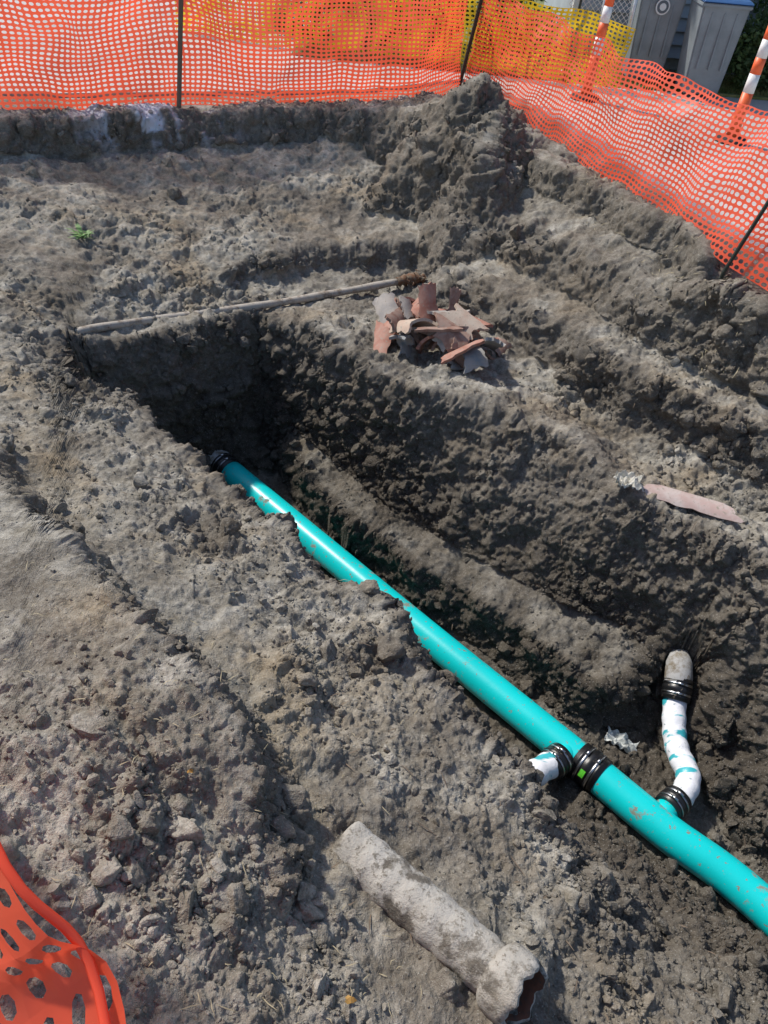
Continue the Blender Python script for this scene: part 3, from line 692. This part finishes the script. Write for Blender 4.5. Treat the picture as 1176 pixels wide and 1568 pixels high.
# ------------------------------------------------------------------ foliage
def foliagemat():
    m,nt,b=mat('foliage');n=noise(nt,3.5,3);c=mix(nt,ramp(nt,n,.35,.65),(.03,.06,.02),(.12,.18,.05))
    nt.links.new(c,b.inputs['Base Color']);b.inputs['Roughness'].default_value=.6
    t=nt.nodes.new('ShaderNodeBsdfTranslucent');nt.links.new(c,t.inputs[0]);s=nt.nodes.new('ShaderNodeMixShader');s.inputs[0].default_value=.3
    nt.links.new(b.outputs[0],s.inputs[1]);nt.links.new(t.outputs[0],s.inputs[2]);nt.links.new(s.outputs[0],nt.nodes['Material Output'].inputs[0]);return m
M_fol=foliagemat();M_bark=plain('bark',(.12,.09,.065),.9,0,.4,20)
def leaves(name,blobs,n,size,seed,parent=None):
    g=np.random.default_rng(seed)
    w=np.array([b[3]**2 for b in blobs]);w/=w.sum();ch=g.choice(len(blobs),n,p=w)
    d=g.normal(size=(n,3));d/=np.linalg.norm(d,axis=1)[:,None];rr_=g.random(n)**.45
    B=np.array(blobs)[ch];c=B[:,:3]+d*(rr_*B[:,3])[:,None];c[:,2]=np.maximum(c[:,2],.03)
    u=g.normal(size=(n,3));u/=np.linalg.norm(u,axis=1)[:,None];v=np.cross(u,g.normal(size=(n,3)));v/=np.linalg.norm(v,axis=1)[:,None]
    s=size*g.uniform(.5,1.2,n)[:,None]
    V=np.stack([c-u*s,c+v*s*.45,c+u*s,c-v*s*.45],1).reshape(-1,3)
    return link(name,mkmesh(name,V,np.arange(4*n).reshape(-1,4),4),M_fol,parent)
g=random.Random(9)
T=empty('tree')
tube('trunk',[(4.1,9.6,0),(4.12,9.6,.8),(4.05,9.65,1.6),(4.1,9.6,2.6)],[.12,.1,.08,.03],12,None,M_bark,T)
for i in range(7): 
    z=.9+i*.22;a=i*2.1;tube('limb_%d'%i,[(4.1,9.6,z),(4.1+.4*math.cos(a),9.6+.4*math.sin(a),z+.25),(4.1+.7*math.cos(a),9.6+.7*math.sin(a),z+.5)],[.04,.03,.01],8,None,M_bark,T)
leaves('crown',[(4.1+g.uniform(-.8,.8),9.6+g.uniform(-.7,.7),1.7+g.uniform(-.8,1.2),g.uniform(.25,.45)) for _ in range(26)],20000,.04,2,T)
leaves('shrub',[(3.25+g.uniform(-.15,1.6),8.75+g.uniform(-.2,.5),g.uniform(.1,.8),g.uniform(.15,.3)) for _ in range(34)],22000,.032,3)
leaves('hedge',[(g.uniform(-1.6,1.3),9.7+g.uniform(-.2,.3),g.uniform(.05,.7),g.uniform(.16,.3)) for _ in range(44)],22000,.034,4)
# ------------------------------------------------------------------ camera, sky, sun
P=math.radians(41);R=math.radians(5)
cam=bpy.data.cameras.new('camera');co=bpy.data.objects.new('camera',cam);C.objects.link(co)
cam.sensor_fit='VERTICAL';cam.sensor_height=36;cam.lens=27.05;cam.clip_start=.05;cam.clip_end=2000
co.matrix_world=Matrix.Translation((0,0,1.65))@Matrix.Rotation(math.pi/2-P,4,'X')@Matrix.Rotation(R,4,'Z')
sc.camera=co
az=math.radians(-55);el=math.radians(50)
sd=Vector((math.sin(az)*math.cos(el),math.cos(az)*math.cos(el),math.sin(el)))
s=bpy.data.lights.new('sun','SUN');so=bpy.data.objects.new('sun',s);C.objects.link(so);s.energy=4.4;s.angle=math.radians(3);s.color=(1,.94,.85)
so.rotation_euler=sd.to_track_quat('Z','Y').to_euler()
w=bpy.data.worlds.new('World');sc.world=w;w.use_nodes=True;nt=w.node_tree;bg=nt.nodes['Background'];bg.inputs[1].default_value=.15
sk=nt.nodes.new('ShaderNodeTexSky');sk.sky_type='NISHITA';sk.sun_disc=False;sk.sun_elevation=el;sk.sun_rotation=az
nt.links.new(sk.outputs[0],bg.inputs[0])
sc.view_settings.view_transform='Standard';sc.view_settings.look='None';sc.view_settings.exposure=0
